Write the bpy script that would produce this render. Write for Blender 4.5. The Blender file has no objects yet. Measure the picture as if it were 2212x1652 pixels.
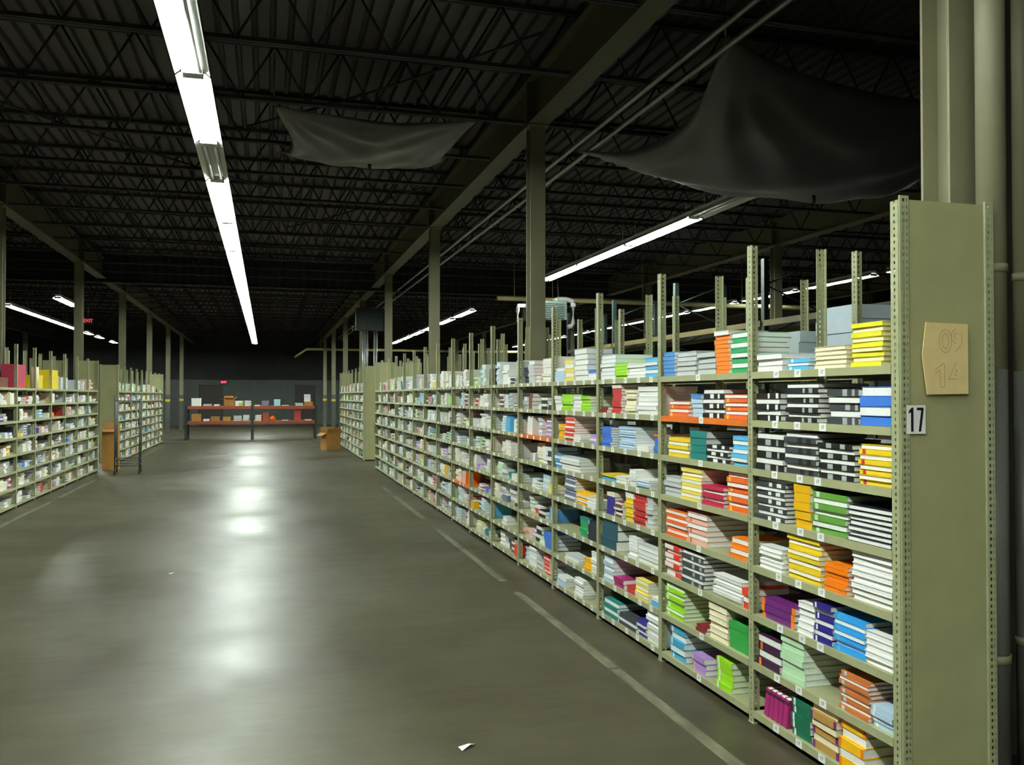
import bpy, bmesh, math, random
from mathutils import Vector, Matrix
random.seed(17)
R = math.radians
SC = bpy.context.scene
COL = SC.collection
# ------------------------------------------------------------------ camera, world, exposure
FPX = 1876.0
cam_data = bpy.data.cameras.new('camera')
cam_data.sensor_width = 36.0
cam_data.lens = 36.0 * FPX / 2212.0
cam_data.clip_end = 300
cam = bpy.data.objects.new('camera', cam_data)
cam.location = (0, 0, 1.455)
cam.rotation_euler = (R(90.886), 0, -math.atan(529 / FPX))
COL.objects.link(cam)
SC.camera = cam
world = bpy.data.worlds.new('night')
world.use_nodes = True
world.node_tree.nodes['Background'].inputs[0].default_value = (0, 0, 0, 1)
world.node_tree.nodes['Background'].inputs[1].default_value = 0.0
SC.world = world
SC.view_settings.view_transform = 'Standard'
SC.view_settings.look = 'None'
SC.view_settings.gamma = 1.0
SC.view_settings.exposure = 1.05
SC.view_settings.use_curve_mapping = False
LAMP = 66.0          # radiance of a lit fluorescent tube

# ------------------------------------------------------------------ helpers
def srgb(h):
    h = h.lstrip('#')
    v = [int(h[i:i + 2], 16) / 255 for i in (0, 2, 4)]
    return tuple(c / 12.92 if c <= .04045 else ((c + .055) / 1.055) ** 2.4 for c in v) + (1,)

def material(name, color, rough=.6, metal=0.0, noise=0.0, scale=8.0, bump=0.0, emit=0.0, spec=.5):
    m = bpy.data.materials.new(name)
    m.use_nodes = True
    nt = m.node_tree
    b = nt.nodes['Principled BSDF']
    c = srgb(color) if isinstance(color, str) else tuple(color) + (1,)
    b.inputs['Base Color'].default_value = c
    b.inputs['Roughness'].default_value = rough
    b.inputs['Metallic'].default_value = metal
    b.inputs['Specular IOR Level'].default_value = spec
    if emit:
        b.inputs['Emission Color'].default_value = c
        b.inputs['Emission Strength'].default_value = emit
    if noise or bump:
        tc = nt.nodes.new('ShaderNodeTexCoord')
        n = nt.nodes.new('ShaderNodeTexNoise')
        n.inputs['Scale'].default_value = scale
        n.inputs['Detail'].default_value = 4
        nt.links.new(tc.outputs['Object'], n.inputs['Vector'])
        if noise:
            r = nt.nodes.new('ShaderNodeValToRGB')
            r.color_ramp.elements[0].position = .3
            r.color_ramp.elements[1].position = .7
            r.color_ramp.elements[0].color = tuple(max(0, x * (1 - noise)) for x in c[:3]) + (1,)
            r.color_ramp.elements[1].color = tuple(min(1, x * (1 + noise)) for x in c[:3]) + (1,)
            nt.links.new(n.outputs['Fac'], r.inputs['Fac'])
            nt.links.new(r.outputs['Color'], b.inputs['Base Color'])
        if bump:
            bp = nt.nodes.new('ShaderNodeBump')
            bp.inputs['Strength'].default_value = bump
            bp.inputs['Distance'].default_value = .01
            nt.links.new(n.outputs['Fac'], bp.inputs['Height'])
            nt.links.new(bp.outputs['Normal'], b.inputs['Normal'])
    return m

class MB:
    """collects faces into one mesh; i is the material slot"""
    def __init__(s):
        s.v = []; s.f = []; s.m = []; s.smooth = []
    def face(s, pts, i=0, sm=False):
        b = len(s.v); s.v += [tuple(p) for p in pts]; s.f.append(tuple(range(b, b + len(pts)))); s.m.append(i); s.smooth.append(sm)
    def box(s, x0, x1, y0, y1, z0, z1, i=0, M=None):
        b = len(s.v)
        p = [(x, y, z) for z in (z0, z1) for y in (y0, y1) for x in (x0, x1)]
        if M is not None: p = [tuple(M @ Vector(q)) for q in p]
        s.v += p
        for f in ((0, 2, 3, 1), (4, 5, 7, 6), (0, 1, 5, 4), (2, 6, 7, 3), (0, 4, 6, 2), (1, 3, 7, 5)):
            s.f.append(tuple(b + k for k in f)); s.m.append(i); s.smooth.append(False)
        return s
    def tube(s, pts, r, n=8, i=0, caps=True):
        pts = [Vector(p) for p in pts]
        b = len(s.v)
        for k, p in enumerate(pts):
            d = (pts[min(k + 1, len(pts) - 1)] - pts[max(k - 1, 0)]).normalized()
            u = d.cross(Vector((0, 0, 1)))
            if u.length < .05: u = d.cross(Vector((1, 0, 0)))
            u.normalize(); w = d.cross(u)
            for j in range(n):
                a = 2 * math.pi * j / n
                s.v.append(tuple(p + (u * math.cos(a) + w * math.sin(a)) * r))
        for k in range(len(pts) - 1):
            for j in range(n):
                s.f.append((b + k * n + j, b + k * n + (j + 1) % n, b + (k + 1) * n + (j + 1) % n, b + (k + 1) * n + j)); s.m.append(i); s.smooth.append(True)
        if caps:
            s.f.append(tuple(b + j for j in range(n))[::-1]); s.m.append(i); s.smooth.append(False)
            e = b + (len(pts) - 1) * n
            s.f.append(tuple(e + j for j in range(n))); s.m.append(i); s.smooth.append(False)
        return s
    def prism(s, prof, a0, a1, axis='y', i=0, closed=True):
        """extrude a 2D profile; axis y: profile is (x, z); axis x: (y, z); axis z: (x, y)"""
        b = len(s.v); n = len(prof)
        for a in (a0, a1):
            for p, q in prof:
                s.v.append((p, a, q) if axis == 'y' else (a, p, q) if axis == 'x' else (p, q, a))
        for j in range(n if closed else n - 1):
            k = (j + 1) % n
            s.f.append((b + j, b + k, b + n + k, b + n + j)); s.m.append(i); s.smooth.append(False)
        if closed:
            s.f.append(tuple(b + j for j in range(n))); s.m.append(i); s.smooth.append(False)
            s.f.append(tuple(b + n + j for j in range(n))[::-1]); s.m.append(i); s.smooth.append(False)
        return s
    def mesh(s, name, mats):
        me = bpy.data.meshes.new(name)
        me.from_pydata(s.v, [], s.f)
        for m in (mats if isinstance(mats, (list, tuple)) else [mats]): me.materials.append(m)
        me.polygons.foreach_set('material_index', s.m)
        me.polygons.foreach_set('use_smooth', s.smooth)
        bm = bmesh.new(); bm.from_mesh(me); bmesh.ops.recalc_face_normals(bm, faces=bm.faces); bm.to_mesh(me); bm.free()
        me.update()
        return me
    def build(s, name, mats, parent=None, loc=(0, 0, 0), rot=(0, 0, 0)):
        return place(name, s.mesh(name, mats), parent, loc, rot)

def place(name, me, parent=None, loc=(0, 0, 0), rot=(0, 0, 0)):
    o = bpy.data.objects.new(name, me)
    o.location = loc; o.rotation_euler = rot
    COL.objects.link(o)
    if parent is not None: o.parent = parent
    return o
def tag(o, label, cat=None, group=None, kind=None):
    o['label'] = label
    if cat: o['category'] = cat
    if group: o['group'] = group
    if kind: o['kind'] = kind
    return o
def thing(name, label, cat, loc=(0, 0, 0), rz=0, group=None):
    return tag(place(name, None, None, loc, (0, 0, rz)), label, cat, group)
def copy_tree(o, parent=None):
    c = o.copy(); COL.objects.link(c); c.parent = parent
    for ch in list(o.children): copy_tree(ch, c)
    return c
ORD = 'first second third fourth fifth sixth seventh eighth ninth tenth eleventh twelfth thirteenth fourteenth fifteenth sixteenth seventeenth eighteenth nineteenth twentieth'.split()
def ordinal(k):
    return ORD[k] if k < 20 else {20: 'twenty-first', 21: 'twenty-second', 22: 'twenty-third'}.get(k, 'later')

# ------------------------------------------------------------------ materials
def perforated(name, color, edge=False):
    """painted steel with the slotted adjustment holes of the shelving posts"""
    m = material(name, color, .42, 0, .08, 30)
    nt = m.node_tree; b = nt.nodes['Principled BSDF']
    tc = nt.nodes.new('ShaderNodeTexCoord'); sp = nt.nodes.new('ShaderNodeSeparateXYZ')
    nt.links.new(tc.outputs['Object'], sp.inputs[0])
    def mth(op, a, v=None, c=None):
        n = nt.nodes.new('ShaderNodeMath'); n.operation = op
        for k, x in enumerate((a, v, c)):
            if x is None: continue
            if isinstance(x, (int, float)): n.inputs[k].default_value = x
            else: nt.links.new(x, n.inputs[k])
        return n.outputs[0]
    fz = mth('FRACT', mth('DIVIDE', sp.outputs['Z'], .0235))
    hz = mth('LESS_THAN', mth('ABSOLUTE', mth('SUBTRACT', fz, .5)), .22)
    # one hole column in each flange of the post, read from its local x and y
    ax = mth('ABSOLUTE', sp.outputs['X']); ay = mth('ABSOLUTE', sp.outputs['Y'])
    if edge:      # one column of slots and a finer one beside it, on the face of the folded edge
        h1 = mth('LESS_THAN', mth('ABSOLUTE', mth('ADD', sp.outputs['X'], .004)), .0035)
        h2 = mth('LESS_THAN', mth('ABSOLUTE', mth('SUBTRACT', sp.outputs['X'], .010)), .0012)
        hole = mth('MULTIPLY', hz, mth('MAXIMUM', h1, h2))
    else:         # a column of slots in each flange of the T
        h1 = mth('MULTIPLY', mth('LESS_THAN', ax, .003), mth('LESS_THAN', ay, .0035))
        h2 = mth('MULTIPLY', mth('LESS_THAN', mth('ABSOLUTE', mth('SUBTRACT', ax, .022)), .004), mth('LESS_THAN', ay, .003))
        hole = mth('MULTIPLY', hz, mth('MAXIMUM', h1, h2))
    # the slots are real openings: the steel is cut away there
    out = nt.nodes['Material Output']; tr = nt.nodes.new('ShaderNodeBsdfTransparent'); mix = nt.nodes.new('ShaderNodeMixShader')
    nt.links.new(hole, mix.inputs[0]); nt.links.new(b.outputs[0], mix.inputs[1]); nt.links.new(tr.outputs[0], mix.inputs[2])
    nt.links.new(mix.outputs[0], out.inputs['Surface'])
    return m
OLIVE = '#a5a67e'
M_shelf = material('olive_shelf_paint', OLIVE, .4, 0, .06, 14)
M_post = perforated('olive_post_paint', '#a0a37c')
M_panel = material('olive_panel_paint', '#a19f72', .42, 0, .07, 5, .05)
M_orange = material('orange_steel_paint', '#e0701c', .4, 0, .08, 20)
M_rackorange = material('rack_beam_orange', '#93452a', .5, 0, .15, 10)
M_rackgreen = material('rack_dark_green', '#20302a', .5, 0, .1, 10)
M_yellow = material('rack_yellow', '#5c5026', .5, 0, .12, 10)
M_white = material('white_card', '#f2f3ee', .6)
M_ink = material('black_ink', '#101210', .6)
M_pencil = material('pencil_grey', '#c09a5c', .8)
M_beige = material('beige_column_paint', '#827d61', .5, 0, .1, 3)
M_colgrey = material('grey_column_paint', '#55564f', .5, 0, .1, 3)
M_yelband = material('yellow_band_paint', '#c9b82c', .5)
M_girder = material('girder_paint', '#5f5a44', .6, 0, .12, 2)
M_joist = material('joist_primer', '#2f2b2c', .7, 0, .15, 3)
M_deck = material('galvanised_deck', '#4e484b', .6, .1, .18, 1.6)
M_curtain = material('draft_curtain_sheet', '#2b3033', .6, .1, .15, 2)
M_wall = material('block_wall', '#383a38', .8, 0, .15, 2)
M_partition = material('partition_wall', '#4a504c', .8, 0, .1, 2)
M_dark = material('brown_door_paint', '#332e2a', .6)  # dark tone standing for the darkness inside the far doorways
M_steel = material('galvanised_conduit', '#a9adaa', .35, .8, .1, 10)
M_darksteel = material('dark_steel', '#4c504c', .5, .3, .1, 10)
M_unit = material('grey_enamel', '#48554f', .5, 0, .1, 8)
M_pvc = material('white_plastic_pipe', '#f0f0ea', .35)
M_cream_pipe = material('cream_pipe_paint', '#b5aa78', .45, 0, .1, 6)
M_card = material('brown_cardboard', '#a9783a', .8, 0, .12, 9)
M_card_in = material('cardboard_inside', '#8a5f2e', .8, 0, .12, 9)
M_card_pale = material('pale_cardboard', '#ecd294', .8, 0, .05, 18, .05)
M_reflector = material('white_reflector_enamel', '#d9dbd6', .35)
M_tube = material('lit_fluorescent_tube', (.91, 1.0, .93), .4, emit=LAMP)
M_tubedim = material('aged_fluorescent_tube', (.90, 1.0, .93), .4, emit=LAMP * .58)  # most farther tubes set weaker, to keep the far shelves darker
M_tubeoff = material('unlit_fluorescent_tube', '#cfd2cc', .3)
M_black = material('black_plastic', '#16161a', .5)
M_tarp = material('grey_plastic_sheet', '#605e60', .35, 0, .12, 3, .15)
M_exit = material('red_sign_glow', (1.0, .03, .06), .4, emit=2.5)
M_exitdim = material('dim_red_sign', (.7, .05, .03), .4, emit=.5)

def concrete():
    m = bpy.data.materials.new('sealed_concrete'); m.use_nodes = True
    nt = m.node_tree; b = nt.nodes['Principled BSDF']; L = nt.links.new
    tc = nt.nodes.new('ShaderNodeTexCoord')
    def noise(sc, det=5, rough=.6, vec=None):
        n = nt.nodes.new('ShaderNodeTexNoise'); n.inputs['Scale'].default_value = sc; n.inputs['Detail'].default_value = det; n.inputs['Roughness'].default_value = rough
        L(vec or tc.outputs['Object'], n.inputs['Vector']); return n
    n1 = noise(.45, 3, .5); n2 = noise(2.6, 4, .5)
    r1 = nt.nodes.new('ShaderNodeValToRGB')
    r1.color_ramp.elements[0].position = .32; r1.color_ramp.elements[0].color = srgb('#413b2c')
    r1.color_ramp.elements[1].position = .68; r1.color_ramp.elements[1].color = srgb('#514d3a')
    L(n1.outputs['Fac'], r1.inputs[0])
    r2 = nt.nodes.new('ShaderNodeValToRGB')
    r2.color_ramp.elements[0].position = .3; r2.color_ramp.elements[0].color = (.86, .85, .83, 1)
    r2.color_ramp.elements[1].position = .7; r2.color_ramp.elements[1].color = (1.08, 1.08, 1.06, 1)
    L(n2.outputs['Fac'], r2.inputs[0])
    mx = nt.nodes.new('ShaderNodeMix'); mx.data_type = 'RGBA'; mx.blend_type = 'MULTIPLY'; mx.inputs[0].default_value = 1
    L(r1.outputs[0], mx.inputs[6]); L(r2.outputs[0], mx.inputs[7])
    # saw-cut joints on the column lines
    sp = nt.nodes.new('ShaderNodeSeparateXYZ'); L(tc.outputs['Object'], sp.inputs[0])
    def mth(op, a, v):
        n = nt.nodes.new('ShaderNodeMath'); n.operation = op
        if isinstance(a, (int, float)): n.inputs[0].default_value = a
        else: L(a, n.inputs[0])
        n.inputs[1].default_value = v; return n.outputs[0]
    fy = mth('FRACT', mth('DIVIDE', mth('SUBTRACT', sp.outputs['Y'], 2.75 - 2.69), 5.38), 0)
    joint = mth('LESS_THAN', mth('ABSOLUTE', mth('SUBTRACT', fy, .5), 0), .0012)
    mj = nt.nodes.new('ShaderNodeMix'); mj.data_type = 'RGBA'
    L(joint, mj.inputs[0]); L(mx.outputs[2], mj.inputs[6]); mj.inputs[7].default_value = srgb('#2a2820')
    L(mj.outputs[2], b.inputs['Base Color'])
    n3 = noise(.42, 5, .6)
    rr = nt.nodes.new('ShaderNodeMapRange'); rr.inputs[1].default_value = .3; rr.inputs[2].default_value = .7; rr.inputs[3].default_value = .285; rr.inputs[4].default_value = .54
    L(n3.outputs['Fac'], rr.inputs[0]); L(rr.outputs[0], b.inputs['Roughness'])
    b.inputs['Specular IOR Level'].default_value = .33
    mp = nt.nodes.new('ShaderNodeMapping'); mp.inputs['Scale'].default_value = (.8, 2.2, 1); L(tc.outputs['Object'], mp.inputs[0])
    n4 = noise(1.4, 3, .5, mp.outputs[0])
    bp = nt.nodes.new('ShaderNodeBump'); bp.inputs['Strength'].default_value = .35; bp.inputs['Distance'].default_value = .02
    L(n4.outputs['Fac'], bp.inputs['Height']); L(bp.outputs[0], b.inputs['Normal'])
    return m
M_floor = concrete()

def worn_paint():
    m = material('worn_white_line_paint', '#77755f', .5)
    nt = m.node_tree; b = nt.nodes['Principled BSDF']; L = nt.links.new
    tc = nt.nodes.new('ShaderNodeTexCoord')
    n = nt.nodes.new('ShaderNodeTexNoise'); n.inputs['Scale'].default_value = 9; n.inputs['Detail'].default_value = 6
    mp = nt.nodes.new('ShaderNodeMapping'); mp.inputs['Scale'].default_value = (2, .6, 1)
    L(tc.outputs['Object'], mp.inputs[0]); L(mp.outputs[0], n.inputs['Vector'])
    r = nt.nodes.new('ShaderNodeValToRGB')
    r.color_ramp.elements[0].position = .4; r.color_ramp.elements[0].color = srgb('#5a5745')
    r.color_ramp.elements[1].position = .62; r.color_ramp.elements[1].color = srgb('#77755f')
    L(n.outputs['Fac'], r.inputs[0]); L(r.outputs[0], b.inputs['Base Color'])
    return m
M_line = worn_paint()

HEX = dict(white='#f4f5f1', sky_blue='#5fb8e6', cream='#f5edcb', lemon='#efe62e', black='#17181a', charcoal='#3c4043', grey='#a9aeac', pale_grey='#ccd2d0',
    blue='#3f78d6', yellow='#efcf28', red='#c43232', gold='#edb40c', green='#62993d', pale_green='#cfe3cc', navy='#14182c', orange='#f58214', pink='#efb6a4',
    purple='#6b2672', indigo='#2e2382', azure='#38a6f0', plum='#3a1436', mint='#c3e8bd', rust='#c8743c', pale_blue='#bcd6ea', magenta='#a3246a', dark_green='#11694a',
    tan='#b98f4a', amber='#fcbf0e', mid_blue='#4b8ccb', sea_green='#249a5c', tangerine='#ee6a28', teal='#1f7c78', light_yellow='#f6e06a', crimson='#bd2446',
    scarlet='#e83a22', lime='#9fdc22', dark_red='#7c2024', cyan='#3aa6d4', lilac='#b78fd6', brown='#74432f', deep_teal='#154a58', slate='#6d7690')
BOOKMAT = {}
def bookmat(c):
    if c not in BOOKMAT: BOOKMAT[c] = material('cover_' + c, HEX[c], .38)
    return BOOKMAT[c]
M_pages = material('white_page_edges', '#f1f1ea', .8, 0, .04, 60)
M_pages_cream = material('cream_page_edges', '#f0e6c4', .8, 0, .04, 60)
M_pages_grey = material('grey_page_edges', '#c3c8c6', .8, 0, .04, 60)
# ================================================================== the building
H_DECK = 4.66; H_BOT = 4.10
COLX = [-9.73, -3.60, 2.535, 8.67, 14.8]
COLY = [2.75 + 5.38 * k for k in range(8)]
X_MIN, X_MAX, Y_MIN, Y_MAX = -16.0, 24.0, -9.0, 47.0

fl = MB().box(X_MIN - .2, X_MAX + .2, Y_MIN - .2, Y_MAX + .2, -.2, 0).build('floor', M_floor); tag(fl, 'worn glossy sealed concrete warehouse floor', kind='structure')
# corrugated roof deck, ribs run along the aisle
prof = []
x = X_MIN
while x < X_MAX:
    prof += [(x, H_DECK), (x + .095, H_DECK), (x + .108, H_DECK + .045), (x + .140, H_DECK + .045)]
    x += .153
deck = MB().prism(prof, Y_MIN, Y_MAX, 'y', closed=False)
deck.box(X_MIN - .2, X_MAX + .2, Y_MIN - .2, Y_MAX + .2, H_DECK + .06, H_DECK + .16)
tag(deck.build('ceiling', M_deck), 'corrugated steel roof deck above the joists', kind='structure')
for nm, bx in (('wall_left', (X_MIN - .2, X_MIN, Y_MIN, Y_MAX)), ('wall_right', (X_MAX, X_MAX + .2, Y_MIN, Y_MAX)),
               ('wall_back', (X_MIN, X_MAX, Y_MAX, Y_MAX + .2)), ('wall_front', (X_MIN, X_MAX, Y_MIN - .2, Y_MIN))):
    tag(MB().box(*bx, 0, H_DECK + .06).build(nm, M_wall), 'dark grey block warehouse wall', kind='structure')

# painted floor lines
def floor_line(name, x, w, segs):
    m = MB()
    for a, b in segs: m.box(x - w / 2, x + w / 2, a, b, .0, .0015)
    tag(m.build(name, M_line), 'worn white line painted on the floor', kind='structure')
floor_line('trim_1', 1.79, .062, [(1.2, 4.32), (4.35, 6.2), (6.6, 8.1), (8.16, 9.4), (10.2, 12.6), (13.1, 13.9)])
floor_line('trim_2', -2.86, .055, [(9.0, 13.2), (13.7, 16.4), (22.5, 27)])

# columns ---------------------------------------------------------------
def column(x, y, k, lx):
    root = thing('steel_column', '', 'column', (x, y, 0))
    w = .075
    def hsec(z0, z1, m, nm):
        b = MB()
        b.box(-w, w, -w, -w + .012, z0, z1); b.box(-w, w, w - .012, w, z0, z1); b.box(-.005, .005, -w + .012, w - .012, z0, z1)
        b.build(nm, m, root)
    hsec(1.5, H_BOT, M_beige, 'shaft'); hsec(.02, 1.5, M_colgrey, 'painted_base')
    MB().box(-.13, .13, -.13, .13, 0, .02).build('base_plate', M_colgrey, root)
    MB().box(-.1, .1, -.12, .12, H_BOT - .015, H_BOT).build('cap_plate', M_beige, root)
    if y > 28:
        MB().box(-w - .004, w + .004, -w - .004, w + .004, 1.24, 1.33).build('yellow_band', M_yelband, root)
    side = {-9.73: 'the outer line past the aisle opposite panel 17', -3.6: 'the line behind the shelving opposite panel 17', 2.535: 'the line behind the panel 17 shelving', 8.67: 'the line past the dark green pallet rack', 14.8: 'the far line past the pallet rack'}[x]
    root['label'] = '%s beige steel column in %s' % (ordinal(k), side)
    root['group'] = 'roof columns'
    return root
for x in COLX:
    for k, y in enumerate(COLY):
        column(x, y, k, x)

# girders (I-beams along the aisle) and open-web joists -------------------
GIRD = {-9.73: 'over the outer columns opposite', -3.6: 'over the shelving opposite panel 17', 2.535: 'over the panel 17 shelving', 8.67: 'over the columns past the pallet rack', 14.8: 'over the far columns past the pallet rack'}
for x in COLX:
    r = thing('roof_girder', 'long painted steel I-beam girder ' + GIRD[x], 'girder', (x, 0, H_BOT), group='roof girders')
    MB().box(-.10, .10, Y_MIN + .1, Y_MAX - .1, 0, .016).build('lower_flange', M_girder, r)
    MB().box(-.006, .006, Y_MIN + .1, Y_MAX - .1, .016, .434).build('web_plate', M_girder, r)
    MB().box(-.10, .10, Y_MIN + .1, Y_MAX - .1, .434, .45).build('upper_flange', M_girder, r)
    for k, y in enumerate(COLY):
        st = MB(); st.box(-.09, -.007, y - .005, y + .005, .017, .433); st.box(.007, .09, y - .005, y + .005, .017, .433)
        st.build('stiffener', M_girder, r)
def joist_proto(L):
    r = thing('roof_joist', '', 'joist')
    b = MB(); b.box(.12, L - .12, -.032, -.006, .0, .032); b.box(.12, L - .12, .006, .032, .0, .032); b.build('bottom_chord', M_joist, r)
    b = MB(); b.box(.02, L - .02, -.032, -.006, .50, .535); b.box(.02, L - .02, .006, .032, .50, .535); b.build('top_chord', M_joist, r)
    b = MB(); n = 10; d = (L - .24) / n
    for k in range(n):
        x0 = .12 + k * d
        b.tube([(x0, 0, .52), (x0 + d / 2, 0, .015)], .011, 5); b.tube([(x0 + d / 2, 0, .015), (x0 + d, 0, .52)], .011, 5)
    b.build('web_rods', M_joist, r)
    return r
JL = {-9.73: 'between the outer girder and the girder opposite panel 17', -3.6: 'above the wide main aisle', 2.535: 'above the aisle behind the panel 17 shelving', 8.67: 'past the dark green pallet rack'}
JS = {-9.73: 'over the outer aisle opposite', -3.6: 'over the main aisle', 2.535: 'behind the panel 17 shelving', 8.67: 'past the pallet rack'}
jp = None
for xi, x in enumerate(COLX[:-1]):
    k = 0; y = 2.75 - 1.345
    while y < Y_MAX - 1:
        if jp is None: jp = o = joist_proto(6.13)
        else: o = copy_tree(jp)
        o.location = (x, y, H_BOT + .015 + (.0 if abs((y - 2.75) / 5.38 % 1) > .01 else .0))
        db = (y - 21.35) / 1.345
        wh = '%s past' % ordinal(int(db)) if db > 0 else '%s before' % ordinal(int(-db))
        tag(o, 'dark open-web roof joist %s, %s the draft curtain' % (JS[x], wh), 'joist', 'roof joists ' + JL[x])
        y += 1.345; k += 1
# sagging diagonal bridging rods under the main aisle joists
for j, (a, b) in enumerate([((-3.4, 9.0, 4.5), (.0, 11.6, 4.14)), ((2.2, 6.9, 4.5), (-.2, 9.2, 4.2)), ((2.2, 12.4, 4.5), (.3, 14.6, 4.2))]):
    pts = [tuple(a[i] + (b[i] - a[i]) * t / 8 - (math.sin(math.pi * t / 8) * .05 if i == 2 else 0) for i in range(3)) for t in range(9)]
    tag(MB().tube(pts, .012, 6).build('bridging_cable', M_joist), ['loose dark cable dipping below joists beside the unlit lamp gap', 'dark cable crossing the joists toward the nearer small plastic sheet', 'dark cable crossing the joists beyond the small plastic sheet'][j], 'cable', 'cables under the joists')
# conduits along the girder
for j, (dx, dz) in enumerate([(.55, -.04), (.68, -.10)]):
    pp = MB().tube([(2.535 + dx, Y_MIN + .5, H_BOT + dz), (2.535 + dx, 40, H_BOT + dz)], .024, 8).build('ceiling_pipe', M_steel)
    tag(pp, ['long thin pipe hung beside the girder over panel 17 shelving, nearer the girder', 'long thin pipe hung beside the girder over panel 17 shelving, farther from it'][j], 'pipe', 'pipes beside the girder')
# corrugated draft curtain hanging across the hall
pr = []; x = -15.8
while x < 23.7:
    pr += [(x, 0), (x + .09, 0), (x + .11, .035), (x + .16, .035), (x + .18, 0)]
    x += .2
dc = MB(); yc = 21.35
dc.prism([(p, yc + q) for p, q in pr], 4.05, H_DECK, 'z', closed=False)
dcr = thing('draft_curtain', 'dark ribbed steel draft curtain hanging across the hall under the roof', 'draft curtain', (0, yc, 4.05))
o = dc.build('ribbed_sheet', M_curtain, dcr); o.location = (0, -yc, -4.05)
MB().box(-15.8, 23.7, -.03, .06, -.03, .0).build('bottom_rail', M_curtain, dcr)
# low partition at the far end; dark panels stand for its unlit doorways
pw = MB()
for a, b in ((-7.5, -3.2), (-2.1, 1.35), (2.35, 7.0)): pw.box(a, b, 45.0, 45.12, 0, 2.25)
for a, b in ((-3.2, -2.1), (1.35, 2.35)): pw.box(a, b, 45.0, 45.12, 2.0, 2.25)
tag(pw.build('wall_partition', M_partition), 'low grey partition wall at the far end', kind='structure')
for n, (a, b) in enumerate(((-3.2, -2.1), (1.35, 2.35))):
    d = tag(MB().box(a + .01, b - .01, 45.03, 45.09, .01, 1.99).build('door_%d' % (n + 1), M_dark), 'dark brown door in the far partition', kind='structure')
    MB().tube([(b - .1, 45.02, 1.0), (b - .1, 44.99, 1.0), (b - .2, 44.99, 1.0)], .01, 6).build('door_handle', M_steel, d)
# ================================================================== fluorescent fixtures
def fixture_proto(L, lit):
    r = thing('strip_light', '', 'strip light')
    w = .125
    prof = [(-w, .0), (-.055, .055), (.055, .055), (w, .0), (w + .004, .0), (.06, .066), (.06, .11), (-.06, .11), (-.06, .066), (-w - .004, .0)]
    MB().prism(prof, .01, L - .01, 'y').build('reflector', M_reflector, r)
    for k, x in enumerate((-.045, .045)):
        on = lit[k]
        MB().tube([(x, .05, .025), (x, L - .05, .025)], .019, 10).build('fluorescent_tube', {1: M_tube, 2: M_tubedim, 0: M_tubeoff}[on], r)
    for y in (.02, L - .05):
        MB().box(-.075, .075, y, y + .03, .0, .05).build('lamp_holder', M_reflector, r)
    for y in (.25, L - .25):
        MB().tube([(0, y, .11), (0, y, H_DECK - 3.87)], .005, 5).build('hanger_rod', M_steel, r)
    return r
PROTO = {}
LZ = 3.87
def strip(x, y, L, lit, label, group, off=None):
    """off: word for a fixture of the row that hangs outside the picture"""
    key = (round(L, 2), lit)
    if key not in PROTO: PROTO[key] = o = fixture_proto(L, lit)
    else: o = copy_tree(PROTO[key])
    o.location = (x, y, LZ); tag(o, label, 'strip light', group)
    o.name = 'strip_light_%s_offscreen' % off if off else 'strip_light'
    for j, ch in enumerate(c for c in o.children if 'fluorescent_tube' in c.name):
        ch.name = 'fluorescent_tube_%s_%s_offscreen' % (off, 'ab'[j]) if off else 'fluorescent_tube'
AIS = 'strip lights in the main aisle row'
B = (1, 1); OFF = (0, 0)
XA = -.55
for k, y in enumerate((-2.6, -5.1, -7.6)):
    strip(XA, y, 2.44, B, '%s lit strip light over the main aisle back from panel 17' % ordinal(k), AIS, ordinal(k + 2))
strip(XA, -.1, 2.44, B, 'lit strip light over the aisle start beside panel 17', AIS, 'second')
strip(XA, 2.4, 2.20, B, 'lit strip light over the main aisle before the half-lit one', AIS, 'first')
strip(XA, 4.62, 2.30, (1, 0), 'half-lit strip light with one dark tube, over the main aisle', AIS)
strip(XA, 6.94, 1.86, B, 'short fully lit strip light between the half-lit and the unlit fixture', AIS)
strip(XA, 8.82, 1.46, OFF, 'unlit bare strip light fixture interrupting the main aisle row', AIS)
for k in range(13):
    strip(XA, 10.3 + 2.45 * k, 2.44, B if k == 0 else (2, 2), '%s lit strip light past the unlit fixture in the main aisle row' % ordinal(k), AIS)
G2 = 'strip lights over the aisle behind the panel 17 shelving'
for k, y in enumerate((8.6,)):
    strip(5.6, y, 2.06, OFF, 'unlit strip light over the aisle behind the panel 17 shelving', G2)
for k in range(3): strip(5.6, 10.68 + 2.24 * k, 2.24, B, '%s lit strip light after the unlit ones behind the panel 17 shelving' % ordinal(k), G2)
for k in range(6): strip(5.6, 24.0 + 2.8 * k, 2.3, (2, 2), '%s lit strip light past the draft curtain behind the panel 17 shelving' % ordinal(k), G2)
for gx, nm in ((11.75, 'over the aisle past the dark green pallet rack'), (17.9, 'over the outermost aisle past the pallet rack')):
    for k in range(3 if gx < 15 else 7, 14):      # from where each row comes into view
        strip(gx, 4.0 + 2.7 * k, 2.3, (2, 2), '%s lit strip light %s' % (ordinal(k - (3 if gx < 15 else 7)), nm), 'strip lights ' + nm)
G5 = 'strip lights behind the shelving opposite panel 17'
for k in range(4): strip(-6.7, 26.0 + 2.3 * k, 2.3, (2, 2), '%s lit strip light in the row behind the shelving opposite' % ordinal(k), G5)
for k, y in enumerate((36.5, 38.8, 42.2)): strip(-6.7, y, 1.2, B, '%s short lit strip light ending the row behind the shelving opposite' % ordinal(k), G5)
strip(-5.0, 23.7, 2.3, B, 'single lit strip light out of line above the shelving opposite', G5)
for k in range(2): strip(-6.7, 12.0 + 5.0 * k, 2.3, OFF, '%s unlit strip light behind the shelving opposite panel 17' % ordinal(k), G5)

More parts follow.
